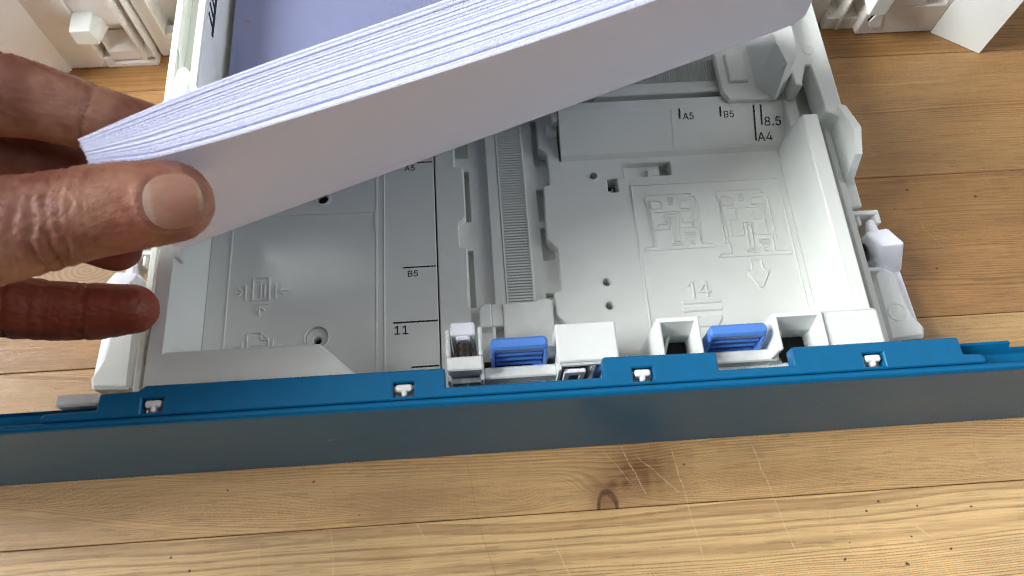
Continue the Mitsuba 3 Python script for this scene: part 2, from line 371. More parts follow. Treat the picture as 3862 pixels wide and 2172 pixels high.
P1 = [[(56.5,-254.2),(56.3,-236.0),(55.8,-233.7),(57.1,-231.3),(74.5,-231.2),(74.4,-232.9),(76.0,-232.8),(76.5,-234.7),(75.8,-253.9),(80.3,-254.1),(81.3,-255.7)],[(56.5,-254.2),(53.3,-254.2),(52.1,-255.8),(81.3,-255.7)],[(57.3,-235.6),(57.6,-254.0)],[(74.4,-235.6),(73.7,-246.8),(75.0,-247.0),(75.4,-253.9)],[(57.6,-233.8),(61.6,-234.1),(62.5,-235.2),(62.3,-237.6),(58.0,-237.6),(57.6,-233.8)],[(74.7,-234.1),(70.4,-234.3),(69.5,-235.3),(69.6,-237.9),(73.2,-238.0)],[(65.6,-232.6),(67.1,-232.6),(67.0,-235.7),(65.5,-235.8),(65.6,-232.6)],[(59.1,-239.2),(73.2,-239.1)],[(62.9,-244.5),(62.8,-240.4),(69.3,-240.1),(69.5,-244.3),(73.2,-244.4),(73.3,-246.6),(67.8,-246.6),(67.8,-241.5),(64.0,-241.5),(63.8,-246.9),(58.9,-246.6),(59.5,-244.7),(62.9,-244.5)],[(65.0,-242.0),(67.5,-241.9),(67.0,-252.4),(65.2,-252.5),(65.0,-242.0)],[(63.9,-253.2),(68.1,-253.1),(68.1,-254.2),(63.9,-254.2),(63.9,-253.2)],[(69.4,-248.8),(73.7,-248.7)],[(69.5,-249.8),(73.6,-249.7)],[(69.4,-250.7),(73.5,-250.7),(71.6,-252.9),(69.4,-250.7)],[(70.4,-253.8),(72.8,-253.8)],[(57.5,-247.2),(63.8,-246.9)]]
P2 = [[(84.7,-254.0),(85.1,-235.3),(84.4,-233.2),(85.6,-231.0),(103.3,-231.1),(103.0,-232.6),(104.6,-233.2),(105.1,-235.5),(105.0,-254.1),(103.4,-254.2)],[(85.7,-234.8),(86.1,-251.8),(86.4,-254.4),(86.4,-258.8)],[(84.2,-254.4),(86.4,-254.4)],[(86.1,-251.8),(87.8,-251.5)],[(102.7,-237.4),(102.2,-251.7),(103.6,-251.8),(103.6,-258.8),(109.0,-259.0),(110.0,-260.5)],[(86.2,-233.6),(90.1,-233.8),(91.2,-235.2),(90.8,-237.9),(86.4,-237.6),(86.2,-233.6)],[(103.0,-234.6),(99.2,-234.7),(98.1,-235.7),(98.1,-237.9),(101.9,-237.9)],[(93.9,-232.7),(95.5,-232.6),(95.4,-235.8),(93.9,-235.9),(93.9,-232.7)],[(87.8,-239.2),(101.2,-239.1)],[(91.4,-240.2),(91.3,-244.2),(88.0,-244.5),(87.8,-251.5),(92.8,-251.4),(92.8,-245.8),(96.8,-245.8),(96.6,-251.4),(102.0,-251.5),(101.9,-244.6),(97.9,-244.3),(98.1,-240.2)],[(94.4,-246.8),(96.1,-246.8),(95.8,-257.1),(93.7,-257.2),(94.4,-246.8)],[(92.6,-258.1),(96.8,-258.0),(96.8,-259.1),(92.6,-259.1),(92.6,-258.1)],[(98.2,-253.7),(102.2,-253.6)],[(98.1,-254.5),(102.2,-254.4)],[(98.1,-255.3),(102.2,-255.4),(100.0,-257.5),(98.1,-255.3)],[(99.1,-258.5),(101.3,-258.5)],[(86.4,-258.9),(82.1,-258.9),(80.8,-260.4),(110.0,-260.5)]]
AR = [(93.0,-262.4),(97.0,-262.4),(97.2,-266.2),(99.1,-267.0),(99.0,-267.7),(95.6,-273.7),(94.7,-273.8),(91.0,-267.7),(91.2,-266.8),(93.2,-266.4)]
add(rf + '__pictogram', lines_mesh(P1, .38, 0, .7, .18), 'm_tray', label='moulded picture of the closed tray')
add(rf + '__pictogram', lines_mesh(P2, .38, 0, .7, .18), 'm_tray', label='moulded picture of the extended tray')
add(rf + '__pictogram', cat(prism(rnd(Polygon(AR), .25), -.2, .3, .22), lines_mesh([AR + AR[:1]], .55, 0, .9, .26)), 'm_tray', label='moulded arrow pointing to the blue front')
add(rf + '__number', lines_mesh([[(67.1, -271.5), (68.8, -270.4), (68.8, -276.2)], [(74.0, -276.2), (74.0, -270.3), (70.9, -274.4), (75.2, -274.4)]], .75, 0, .8, .28), 'm_tray', label='moulded number 14')
add(rf + '__pictogram', cat(prism(LineString([(64.4, -278.3), (77.8, -278.3)]).buffer(.85, quad_segs=4), -.2, .95, .4), prism(LineString([(64.4, -281.4), (77.9, -281.4)]).buffer(.85, quad_segs=4), -.2, .95, .4),
                            prism(rnd(Polygon([(63.5, -284.2), (77.5, -284.2), (78.2, -285.1), (75.9, -288.5), (63.5, -288.5)]), .3), -.2, .85, .3)), 'm_tray', label='moulded stack of sheets below the number 14')

# slanted size label at the back right
SL = math.atan2(6.2, 16.4)
lb = add(PT + 'label_block', prof_x([(-213.2, -7), (-213.2, -.2), (-213.0, .1), (-211.6, 1.7), (-195.2, 7.9), (-194.2, 8.3), (-190.8, 8.3), (-190.8, -7)], 24.2, 117.4), 'm_tray', label='slanted block carrying the paper width marks')


def on_slope(y, d=0.0): return 1.7 + (y + 211.6) * 6.2 / 16.4 + d


def slope_box(x0, x1, y0, y1, h, b=.05):
    P = [(x, y, on_slope(y, z)) for x in (x0, x1) for y in (y0, y1) for z in (-.1, h)]
    return hull(P)


add(lb + '__sticker', cat(slope_box(70.6, 111.8, -210.9, -195.6, .28)), 'm_tray')
for (x, y0, y1, s, h, tx, ty, lab) in ((74, -199.6, -195.8, 'A5', 2.7, 75.2, -200.0, 'printed mark A5'), (91, -199.6, -195.8, 'B5', 2.7, 92.1, -200.0, 'printed mark B5'),
                                       (105, -209.6, -195.8, 'A4', 3.6, 105.6, -209.9, 'printed mark A4'), (107.95, -203.6, -195.8, '8.5', 3.6, 108.7, -204.0, 'printed mark 8.5')):
    add(lb + '__width_mark', cat(slope_box(x - .3, x + .3, y0, y1, .6), text(s, h, tx, ty, on_slope(ty, .25), SL)), 'm_print', label=lab)
add(PT + 'back_rail', cat(bx(40, 98, -187.6, -184.9, -2, 7.6, .4), bx(40, 98, -185.2, -180.2, -4, 5.5, .3), bx(24, 98, -180.5, -168, -7, 3.4, .2)), 'm_tray')
add(PT + 'cross_rack', cat(*[bx(x, x + .5, -179.8, -168.5, 3, 5.0, .15) for x in np.arange(60, 96, 1.1)]), 'm_tray', label='cross rack with fine teeth behind the size label', kind='stuff')
add(PT + 'block_edge', cat(bx(21.6, 24.0, -197.5, -188, -6, 6.5, .5), bx(19.3, 23.4, -202, -195.6, -6, 2.2, .3)), 'm_tray')

# side walls and rims
add(PT + 'side_wall', cat(prof_y([(114.1, -8), (114.1, 0), (115.1, 24.4), (115.7, 25), (120.8, 25), (121.3, 24.5), (121.3, -8)], -309.5, -213.6),
                          hull([(114.1, -213.7, 0), (115.2, -213.7, 24.9), (121.2, -213.7, 24.9), (121.2, -213.7, 0), (117.4, -207.5, 0), (121.2, -207.5, 0), (117.6, -208.5, 10), (121.2, -208.5, 10)])), 'm_tray', label='right inner wall of the tray')
add(PT + 'side_wall', cat(prof_y([(-114.8, -8), (-114.8, 0), (-117.2, 24.3), (-117.7, 25), (-122.3, 25), (-122.9, 24.5), (-122.9, -8)][::-1], -309.5, -196), bx(-118.5, -115.2, -260.2, -222, 20.5, 24.8, .5)), 'm_tray', label='left inner wall of the tray')
add(PT + 'corner_block', prism(rnd(Polygon([(-122.7, -294.4), (-69.2, -294.4), (-66.0, -294.7), (-53.6, -306.5), (-53.6, -309.4), (-122.7, -309.4)]), 1.2), -7, 25.1, 1.0), 'm_tray', label='flat ledge in the front left corner of the tray')
for sgn in (1, -1):
    M = (lambda m: m) if sgn > 0 else mirror_x
    side = 'right' if sgn > 0 else 'left'
    add(PT + 'outer_wall', M(cat(bx(130.4, 133.0, -306, -208, -19.4, 10, .4), bx(132.9, 138.6, -245.5, -231, -16, 7.5, .5))), 'm_tray', label=f'{side} outer wall')
    add(PT + 'bracket', M(cat(bx(132.8, 144.8, -248.5, -246.6, -10, 6.5, .3), bx(143.2, 145.2, -252.2, -246.8, -10, 6.0, .4), bx(136.0, 137.6, -252.5, -248, -8, 5.5, .5), bx(132.8, 141, -271.3, -269.6, -8, 3.5, .4))), 'm_white', label=f'{side} latch bracket')
    hk = add(PT + 'latch_hook', M(cat(rhull([(137.2, -256.2, 8), (146.6, -255.4, 8), (150.2, -262.0, 8.5), (140.4, -262.8, 8.5), (137.2, -256.2, -7), (147, -256, -7), (154.5, -268, -7), (142.5, -270.5, -7), (141.2, -268.5, -3), (152.3, -267.6, -3)], 1.3),
                                      rhull([(147, -262, -6), (154.2, -264, -6), (157.6, -290, -10), (151, -291.5, -10), (147, -262, -12), (154.2, -264, -12), (157.6, -290, -15), (151, -291.5, -15)], 1.2))), 'm_clear_white', 30, label=f'translucent white hook on the {side} side')
    add(hk + '__pin', M(rhull([(139.6, -258, 1.5), (143.6, -258, 1.5), (139.6, -258, 6.5), (143.6, -258, 6.5), (140.2, -250.0, 2), (143, -250.0, 2), (140.2, -250.0, 5.5), (143, -250.0, 5.5)], 1.0)), 'm_clear_white', 30)
    lv = add(PT + 'side_lever', M(cat(prism(rnd(Polygon([(139.4, -269.4), (144.8, -268.6), (148.3, -270.4), (150.3, -287.7), (153.6, -293.6), (152.4, -297.6), (139.0, -298.2)]), .8), -17, 0, 1.3))), 'm_white', label=f'{side} white side lever')
    if sgn > 0: add(lv + '__round_mark', M(prism(Point(144.6, -287.2).buffer(3.7, quad_segs=10).difference(Point(144.6, -287.2).buffer(3.2, quad_segs=10)), -.2, .35, .12)), 'm_white')
add(PT + 'coil_spring', cat(*[bx(133.3, 138.5, y, y + .35, -2, 3, .1) for y in np.arange(-266, -259, .8)]), 'm_spring', label='small dark spring beside the right hook')
add(PT + 'guard_plate', hull([(x, y, z) for x in (133.0, 136.0) for y, z in ((-197, 9.6), (-207, 20.3), (-212, 22), (-221, 26.0), (-230.5, 21.8), (-236.2, 9.6))]), 'm_white', label='upright plate on the right outer wall')
# rear rails beside the paper well
rr = Polygon([(118.2, -60), (118.2, -195.6), (121.4, -196), (121.4, -186.4), (126.6, -186.4), (127.6, -209), (134.6, -212.5), (134.6, -60)])
rail = add(PT + 'rear_rail', cat(prism(rnd(rr, .5).difference(sbox(122.5, -169.6, 129.6, -140)), 10, 20.2, .5), bx(131, 134.4, -212, -60, -18, 10.1, .3), bx(118, 134, -209, -60, -8, 2, .3)), 'm_tray', label='broad rear rail on the right')
add(rail + '__round_mark', prism(Point(127.2, -179).buffer(2.3, quad_segs=8).difference(Point(127.2, -179).buffer(1.95, quad_segs=8)), 20, 20.45, .1), 'm_tray')
add(rail + '__tab', bx(117.5, 124.5, -166, -161, 20, 24.5, .6), 'm_tray')
add(rail + '__slot_wall', bx(117.4, 122.6, -209, -187, -7, 9.5, .5), 'm_tray')
lr = add(PT + 'rear_rail', cat(prof_y([(-134.6, -18), (-131.2, -18), (-131.2, 8), (-128.2, 17), (-128.2, 20), (-130.2, 20), (-134.6, 12)], -232, -60), bx(-131.4, -117.6, -206, -60, -8, 5, .3)), 'm_tray', label='narrow rear rail on the left')
add(lr + '__stop_block', hull([(-129.2, -188.5, 21), (-122.3, -189, 21), (-121.7, -176, 21), (-123.5, -173.5, 21), (-126.2, -174.5, 21), (-129.2, -188.8, 5), (-122, -189.4, 5), (-121.5, -172, 5), (-128, -174, 5)]), 'm_white', label='white stop block')
add(lr + '__curved_rib', hull([(-128.4, -163, 19.5), (-127.2, -163, 19.5), (-126.6, -170, 14), (-126.2, -178, 8), (-128.4, -178, 16)]), 'm_white')
# side guides
lg = add(PT + 'paper_guide', cat(prof_y([(-116.4, -6), (-117.4, 29.5), (-116.8, 30), (-114.6, 30), (-114.0, 29.4), (-114.7, -6)][::-1], -190.5, -60),
                                 hull([(-117.2, -190.4, 30), (-114.2, -190.4, 30), (-114.4, -190.4, 6), (-117, -190.4, 6), (-113.4, -200, 24), (-112.4, -200, 24), (-112.6, -200, 6), (-114, -200, 6)])), 'm_tray', label='left paper guide with fill limit marks')
k0 = lambda z: -114.0 - (29.4 - z) * (.7 / 35.4)


def guide_mark(y0, y1, z0, z1): return hull([(k0(z) + d, y, z) for y in (y0, y1) for z in (z0, z1) for d in (-.1, .25)])


add(lg + '__limit_mark', cat(guide_mark(-159, -138, 20.6, 22.4), *[hull([(k0(z) + d, y, z) for (y, z) in ((yy, 22.2), (yy + 1.7, 22.2), (yy + 3.4, 27.6), (yy + 4.6, 27.2)) for d in (-.1, .25)]) for yy in (-156, -151, -146)]), 'm_print', label='black fill limit mark')
add(PT + 'paper_guide', cat(prism(rnd(Polygon([(91.2, -120), (92.0, -190.5), (94.4, -194.6), (112.8, -194.8), (118, -182), (118, -120)]), 1.0), 8.6, 11.0, .6),
                            hull([(110.0, -60, 30), (117.6, -60, 30), (117.6, -181.2, 30), (116.7, -189.7, 30), (112.4, -192.4, 29.5), (109.8, -181.8, 30), (106.5, -60, 10.5), (106.3, -188.5, 10.5), (113.0, -196.0, 10.5), (118.4, -191, 10.5), (118.4, -60, 10.5)]),
                            bx(95.6, 104, -186.5, -172, 10.5, 12.2, .6)), 'm_tray', label='right paper guide with a slanted block')
add(PT + 'lift_plate', bx(-111.4, 62, -172.0, -40, 6.6, 7.8, .3), 'm_plate', label='lavender grey metal lift plate with a rust spot')
add(PT + 'gap_floor', bx(-114, 92, -186, -172.5, -7.9, -4, .2), 'm_tray')

# ------- front structures: spring lever, blue latches, white boxes
add(PT + 'slider_plate', cat(prism(rnd(Polygon([(-3.9, -300), (-3.9, -275.2), (8.9, -274.9), (9.3, -274.2), (14.2, -274.2), (14.7, -276), (14.4, -300)]), .5), -3.9, 2.8, .5),
                             bx(-8.3, -3.7, -283.6, -274.8, -3.9, 1.6, .4), prism(Polygon([(-12.8, -284), (-12.8, -276.6), (-11.6, -274.9), (-8.2, -274.7), (-8.2, -284)]), -3.9, 2.4, .5),
                             bx(-8.3, -7.0, -300, -283.8, -3.9, 1.5, .3)), 'm_tray', label='flat slider plate in front of the rack')
sb = add(PT + 'spring_housing', cat(bx(-24.2, -22.8, -304, -294.4, 0, 30.3, .5), bx(-13.5, -12.1, -304, -294.0, 0, 30.3, .5), bx(-24.0, -12.3, -308.6, -303.9, 23, 29.7, .5),
                                    bx(-24.2, -22.9, -310.5, -303, -4, 24, .4), bx(-13.4, -12.1, -310.5, -303, -4, 24, .4), bx(-23.5, -12.6, -310.0, -308.2, 18.8, 19.8, .2), bx(-23.5, -12.6, -310.6, -308.4, 11.8, 13, .2), bx(-18.6, -17.4, -310.4, -308.6, 4, 17.5, .4),
                                    bx(-23, -13, -307.6, -305.6, -4, 23, .2), bx(-24.2, -12.1, -312, -294.4, -6, 1, .2)), 'm_white', label='white spring housing beside the printed 11')
add(sb + '__lever', cat(rhull([(-22.4, -297, 2), (-14.4, -297, 2), (-22.4, -297, 30.5), (-14.4, -297, 30.5), (-22.4, -292.2, 2), (-14.4, -292.2, 2), (-22.4, -292.2, 30.5), (-14.4, -292.2, 30.5)], .9), bx(-20.7, -16.2, -298.2, -296.5, 18, 30.0, .5)), 'm_clear_white', 30, label='translucent lever pressed by the spring')
a = np.linspace(0, 2 * np.pi * 8.5, 8 * 26)
pts = np.c_[-18.25 + 2.35 * np.cos(a), -298.6 - a / (2 * np.pi) * .6, 26.6 + 2.35 * np.sin(a)]


def tube(p, r, n=7):
    p = np.asarray(p, float); t = np.gradient(p, axis=0); t /= np.linalg.norm(t, axis=1)[:, None]
    u = np.cross(t, [0.03, 1, 0.02]); u /= np.linalg.norm(u, axis=1)[:, None]; w = np.cross(t, u)
    an = np.arange(n) * 2 * np.pi / n
    v = p[:, None] + r * (np.cos(an)[None, :, None] * u[:, None] + np.sin(an)[None, :, None] * w[:, None])
    i, j = np.meshgrid(np.arange(len(p) - 1), np.arange(n), indexing='ij')
    q = np.stack([i * n + j, i * n + (j + 1) % n, (i + 1) * n + (j + 1) % n, (i + 1) * n + j], -1).reshape(-1, 4)
    return tm(v.reshape(-1, 3), np.vstack([q[:, [0, 1, 2]], q[:, [0, 2, 3]]]))


add(sb + '__spring', tube(pts, .2), 'm_spring', True, label='dark wire coil spring')
add(sb + '__inner_block', bx(-22.4, -14.4, -304, -297.2, 2, 15, .2), 'm_tray')  # plain tray-coloured block inside the spring housing


def latch(key, x0, x1, label, dy=0.0):
    w = x1 - x0; c = (x0 + x1) / 2
    body = cat(prism(rnd(sbox(x0, -303.0 + dy, x1, -298.9 + dy), 1.7), 28.4, 32.2, .8), bx(x0 + .6, x1 - .6, -302.2 + dy, -299.4 + dy, 10, 28.8, .3))
    arms = cat(rhull([(x0, y, z) for y, z in ((-300.5 + dy, 31.5), (-300.5 + dy, 14), (-305.6 + dy, 19), (-305.6 + dy, 12), (-303 + dy, 29.6))] + [(x0 + 1.25, y, z) for y, z in ((-300.5 + dy, 31.5), (-300.5 + dy, 14), (-305.6 + dy, 19), (-305.6 + dy, 12), (-303 + dy, 29.6))], .5),
               rhull([(x1 - 1.25, y, z) for y, z in ((-300.5 + dy, 31.5), (-300.5 + dy, 14), (-305.6 + dy, 19), (-305.6 + dy, 12), (-303 + dy, 29.6))] + [(x1, y, z) for y, z in ((-300.5 + dy, 31.5), (-300.5 + dy, 14), (-305.6 + dy, 19), (-305.6 + dy, 12), (-303 + dy, 29.6))], .5))
    k = add(key, cat(body, arms, bx(x0 + 1, x1 - 1, -309 + dy, -303 + dy, 10, 14, .4), hull([(c + 3.5, -304 + dy, 14), (x1 - 1.4, -304 + dy, 14), (x1 - 1.4, -308.5 + dy, 14), (c + 6, -308.5 + dy, 14), (c + 5, -304 + dy, 18), (x1 - 1.4, -304 + dy, 18), (x1 - 1.4, -307.5 + dy, 17)])), 'm_latch', 30, label=label)
    for i in range(3):
        add(k + '__grip_rib', bx(x0 + 1.4, x1 - 1.4, -303.4 - .25 * i + dy, -302.0 + dy, 25.6 - 4.2 * i, 27.0 - 4.2 * i, .3), 'm_latch')
    return k


add(PT + 'latch_shade_fill', bx(-12.0, 12.0, -305.4, -299.4, -3.8, 8, .1), 'm_dark')  # near-black fill under each blue latch, standing in for the shade there
add(PT + 'latch_shade_fill', bx(59.7, 84.1, -305.0, -299.6, -3.8, 8, .1), 'm_dark')
latch(PT + 'blue_latch', -9.7, 9.1, 'blue latch beside the coil spring', -.2)
latch(PT + 'blue_latch', 62.2, 81.6, 'blue latch between the two open white towers', -.3)
cb = add(PT + 'cross_bar', cat(bx(-12.0, 12.2, -309.6, -305.6, 10, 21.5, .5), bx(-12, 12.2, -312, -309.4, 6, 12.5, .3), bx(9.0, 12.4, -303, -300, 8, 24, .4)), 'm_white', label='white bar in front of the blue latch by the spring')
add(cb + '__knob', cat(rhull([(x, y, z) for x in (-7.6, -5.4) for y in (-310.8, -309.2) for z in (13, 15)], .7), rhull([(x, y, z) for x in (7.0, 9.2) for y in (-310.8, -309.2) for z in (13, 15)], .7)), 'm_white', 30)
wb = add(PT + 'white_box', cat(bx(12.0, 32.0, -308.2, -294.8, 28, 30.2, .5), bx(12.0, 13.2, -310.2, -294.8, 0, 28.6, .3), bx(30.8, 32.0, -308.0, -294.8, 0, 28.4, .3), bx(12.0, 32, -296.6, -294.9, 0, 28.3, .3), bx(12, 32, -308.9, -307.6, 26.8, 28.9, .4),
                               hull([(23.2, -309, 27), (24.4, -309, 27), (22.2, -312.5, 8), (23.4, -312.5, 8), (23.2, -306, 27), (24.4, -306, 27), (22.4, -306, 8), (23.6, -306, 8)]), bx(27.2, 28.4, -312, -306, 4, 27, .3)), 'm_white', label='white box to the right of the blue latch by the spring')
add(wb + '__translucent_clip', cat(bx(14.0, 16.0, -310.6, -309.2, 4, 26, .3), bx(19.4, 21.2, -310.6, -309.2, 4, 26, .3), bx(14, 21.2, -310.6, -309.2, 22.5, 26.2, .3)), 'm_clear_white')
add(wb + '__blue_insert', cat(bx(16.2, 19.2, -309.6, -307, 18, 22.4, .3), bx(24.4, 27.0, -309.0, -306.5, 12, 25, .3)), 'm_latch')


def tower(x0, x1, yb, key, label, z=31.5):
    t = 1.5
    k = add(key, cat(bx(x0, x0 + t, -309, yb, -3, z, .45), bx(x1 - t, x1, -308.6, yb, -3, z, .45), hull([(x0 + .3, yb, z), (x1 - .3, yb, z), (x0 + .3, yb, 12), (x1 - .3, yb, 12), (x0 + .3, yb - 1.4, z - .2), (x1 - .3, yb - 1.4, z - .2), (x0 + .3, yb - 3.4, 23), (x1 - .3, yb - 3.4, 23), (x0 + .3, yb - 3.4, 12), (x1 - .3, yb - 3.4, 12)]),
                     hull([(x0 + 5.2, yb - 3, 22.6), (x0 + 6.2, yb - 3, 22.6), (x0 + 2.0, -309, 16), (x0 + 3.2, -309, 16), (x0 + 5.2, yb - 3, 12), (x0 + 6.2, yb - 3, 12), (x0 + 2.0, -309, 6), (x0 + 3.2, -309, 6)])), 'm_white', label=label)
    add(k + '__shade_fill', cat(bx(x0 + 1.2, x1 - 1.2, -309.4, yb - 3.0, -3, 15.5, .1)), 'm_dark')  # near-black block filling the opening in place of its deep shade


tower(45.4, 59.6, -295.6, PT + 'open_tower', 'left open white tower next to the blue latch')
tower(84.2, 101.0, -296.2, PT + 'open_tower', 'right open white tower next to the blue latch')
c2 = add(PT + 'cross_bar', cat(bx(62.5, 87.5, -309.4, -305.2, 12, 21.8, .5), bx(60, 92, -312.0, -309.2, 2, 17.5, .4), hull([(84.6, -309, 21.5), (88.5, -308.6, 20), (93.5, -312, 10), (84.6, -312.2, 10), (84.6, -308, 8), (93, -309, 8)]), bx(59.4, 62.6, -300.4, -297.4, 6, 20, .3)), 'm_white', label='white bar in front of the blue latch between the towers')
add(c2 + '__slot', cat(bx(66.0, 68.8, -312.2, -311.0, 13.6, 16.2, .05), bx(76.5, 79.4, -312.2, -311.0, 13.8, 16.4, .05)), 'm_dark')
add(PT + 'corner_block', cat(bx(100.8, 121.2, -309.4, -295.4, -6, 29.8, 1.2)), 'm_tray', label='solid white block in the front right corner')

# ------- blue front panel
bp = add(PT + 'front_panel', prof_x([(-326.0, -19.6), (-322.1, 36.0), (-321.8, 37.0), (-321.1, 37.7), (-320.2, 37.8), (-319.5, 37.3), (-319.25, 36.0), (-318.9, 35.4), (-318.9, 30), (-322.5, -19.6)], -260, 260), 'm_blue', 50, label='blue front panel along the whole width of the tray')
fl = Polygon([(-147.6, -318.95), (-146, -316.5), (-130.4, -316.2), (-130, -311.2), (-118.5, -311), (-116.4, -309.4), (-24.3, -309.7), (-24.3, -316), (25.1, -316), (25.2, -309.4), (61.5, -310), (61.5, -316), (85.5, -316), (85.6, -310), (140.1, -310.1), (140.4, -315.8), (146.2, -316.2), (147.6, -318.95)])
fl = rnd(fl, .9, False).union(sbox(-24, -318.95, 146, -317))
hx = (-113.8, -37.2, 37.5, 111.4)
fl = fl.difference(unary_union([sbox(x - 3.3, -318.0, x + 3.3, -313.5) for x in hx]))
fk = add(bp + '__flange', prism(fl, 32.6, 36.9, .4), 'm_blue', label='notched blue top flange')
add(bp + '__end_scoop', cat(prof_x([(-310.3, 30.2), (-311.3, 30.6), (-312.4, 29.4), (-314, 27.4), (-316.5, 26.2), (-319.0, 26.6), (-319.0, 18), (-310.3, 18)][::-1], 139, 161), prof_x([(-312.3, 29.2), (-313, 28.6), (-314, 27.4), (-316.5, 26.2), (-319.0, 26.6), (-319.0, 18), (-312.3, 18)][::-1], 161, 260)), 'm_blue', label='hollow right end of the panel')
add(bp + '__end_scoop', cat(prof_x([(-313.3, 29.2), (-314, 27.4), (-316.5, 26.2), (-319.0, 26.6), (-319.0, 18), (-313.3, 18)][::-1], -260, -129)), 'm_blue', label='hollow left end of the panel')
for x in hx:
    add(bp + '__hook', cat(rhull([(x + dx, y, z) for dx in (-2.6, 2.6) for y in (-316.2, -313.9) for z in (32.2, 36.4)], .8), rhull([(x + dx, y, z) for dx in (-.85, .85) for y in (-317.7, -315.2) for z in (33.0, 36.2)], .7), bx(x - 3.2, x + 3.2, -318.6, -313.7, 29, 31.6, .2)), 'm_white', 30, label='white T shaped hook')
add(PT + 'end_tab', bx(-147.2, -133.8, -312.4, -308.4, 8, 30, .7), 'm_white', label='white tab at the left end of the blue panel')

# ------------------------------------------------------------------ printer body behind the tray
thing('printer', 'cream printer housing with open flaps standing behind the tray', 'printer')
PR = 'printer__'
HZ = 27
add(PR + 'front_face', cat(bx(-194.8, -177.2, -137, -60, -19.8, HZ, .7), bx(-177.3, -173.0, -137, -60, -19.8, -13.5, .6), bx(-177.3, -156, -128, -60, -19.8, HZ, .3),
                           bx(-177.3, -157.6, -136, -125, 6.0, HZ, .4), bx(-173.4, -157.6, -136.0, -126, -16.5, -10.2, .4), bx(-173.4, -172.4, -136, -128, -10.4, 6.2, .3), hull([(-173.2, -136.4, -15), (-157.8, -136.4, -15), (-173.2, -136.4, -10.2), (-157.8, -136.4, -10.2), (-173.2, -129, -4.5), (-157.8, -129, -4.5), (-173.2, -128, -15), (-157.8, -128, -15)])), 'm_printer', label='left front face of the printer')
add(PR + 'rib', cat(bx(-159.6, -157.9, -137.4, -124, -16, HZ, .3), bx(-155.2, -154.3, -136, -124, -16, HZ, .3), hull([(-158, -131, -15), (-155, -131, -15), (-158, -136, -15), (-155, -136, -15), (-157, -131, -6), (-155.5, -131, -6)])), 'm_printer')
add(PR + 'ledge', prism(rnd(sbox(-178, -136.8, -154.2, -120), 1.2), -19.8, -17.0, .8), 'm_printer', label='low rounded ledge on the left')
add(PR + 'stop_block', rhull([(-177.0, -146.2, 13.9), (-168.2, -146.2, 13.9), (-177, -146.2, 5.8), (-167.8, -146.2, 5.6), (-177.4, -133, 13.9), (-168.6, -133, 13.9), (-177.4, -133, 5), (-166.4, -133, 9), (-166.4, -133, 3), (-166.6, -140, 10)], .5), 'm_white', label='square white stop block on the left face')
add(PR + 'pillar', cat(bx(-153.3, -146.6, -132, -60, -19.8, HZ, .6), bx(-147, -138, -132, -126, -19.8, -5.8, .5), bx(-147, -136, -122, -60, -19.8, HZ, .4)), 'm_printer', label='left pillar beside the tray')
add(PR + 'flap', prism(Polygon([(-193.6, -137.6), (-213.4, -152.4), (-215.0, -150.2), (-195.4, -135.4)]), -19.8, 60, .4), 'm_printer', label='left open flap')
add(PR + 'flap', prism(Polygon([(211.2, -138.6), (230.8, -152.6), (233.0, -150.4), (213.4, -136.2)]), -19.8, 60, .4), 'm_white', label='right open flap')
add(PR + 'front_face', cat(bx(173.9, 211.8, -138, -60, -19.8, -2.2, .6), bx(173.9, 199.3, -138, -60, -2.3, HZ, .4), bx(209.2, 211.8, -138, -60, -2.4, HZ, .4), bx(199, 209.5, -133, -60, -3, HZ, .3),
                           bx(156, 174.2, -124, -60, -19.8, HZ, .4), bx(158.8, 174.0, -134, -122, -19.8, -12.5, .4)), 'm_printer', label='right front face of the printer')
add(PR + 'groove', cat(hull([(176.0, -138.35, -10.2), (177.4, -138.35, -5.8), (178.4, -138.35, -6.0), (177.0, -138.35, -10.6), (176.0, -137, -10.2), (177.4, -137, -5.8), (178.4, -137, -6.0), (177.0, -137, -10.6)])), 'm_dark')
add(PR + 'groove_edge', cat(hull([(177.0, -139, -10.4), (179.4, -139, -14.6), (184.2, -139, -14.2), (181, -139, -5.6), (178.2, -139, -6), (177.0, -137, -10.4), (179.4, -137, -14.6), (184.2, -137, -14.2), (181, -137, -5.6), (178.2, -137, -6)])), 'm_printer')
add(PR + 'ledge', prism(rnd(sbox(163.5, -134.0, 176, -120), .8), -19.8, -18.0, .5), 'm_printer', label='low rounded ledge on the right')
add(PR + 'rib', cat(bx(165.0, 166.2, -135, -122, -19.5, HZ, .3), hull([(158.8, -133, -18), (162.2, -133, -18), (160.4, -131, -8), (158.8, -126, -18), (162.2, -126, -18)])), 'm_printer')
add(PR + 'stop_block', rhull([(167.9, -147.5, 3.2), (176.0, -147.5, 3.2), (167.9, -147.5, 16), (176, -147.5, 16), (169, -133, 3), (177, -133, 3), (167.5, -133, 16), (177, -133, 16)], .5), 'm_white', label='square white stop block on the right face')
add(PR + 'pillar', cat(bx(148, 158.6, -130.4, -60, -19.8, HZ, .5)), 'm_printer', label='right pillar beside the tray')

# ------------------------------------------------------------------ paper stack (sheets bent in the hand)
thing('paper_stack', 'fanned stack of white paper sheets held over the tray by the hand', 'paper')
W_, N_ = 210.0, 92
NS, NV = 56, 24
s_ = np.linspace(0, W_, NS)
vv = np.r_[np.linspace(0, 36, 13), np.linspace(42, 146, NV - 13)]
AN = math.radians(20.1)
U = np.array([math.cos(AN), math.sin(AN)]); Nn = np.array([-math.sin(AN), math.cos(AN)])


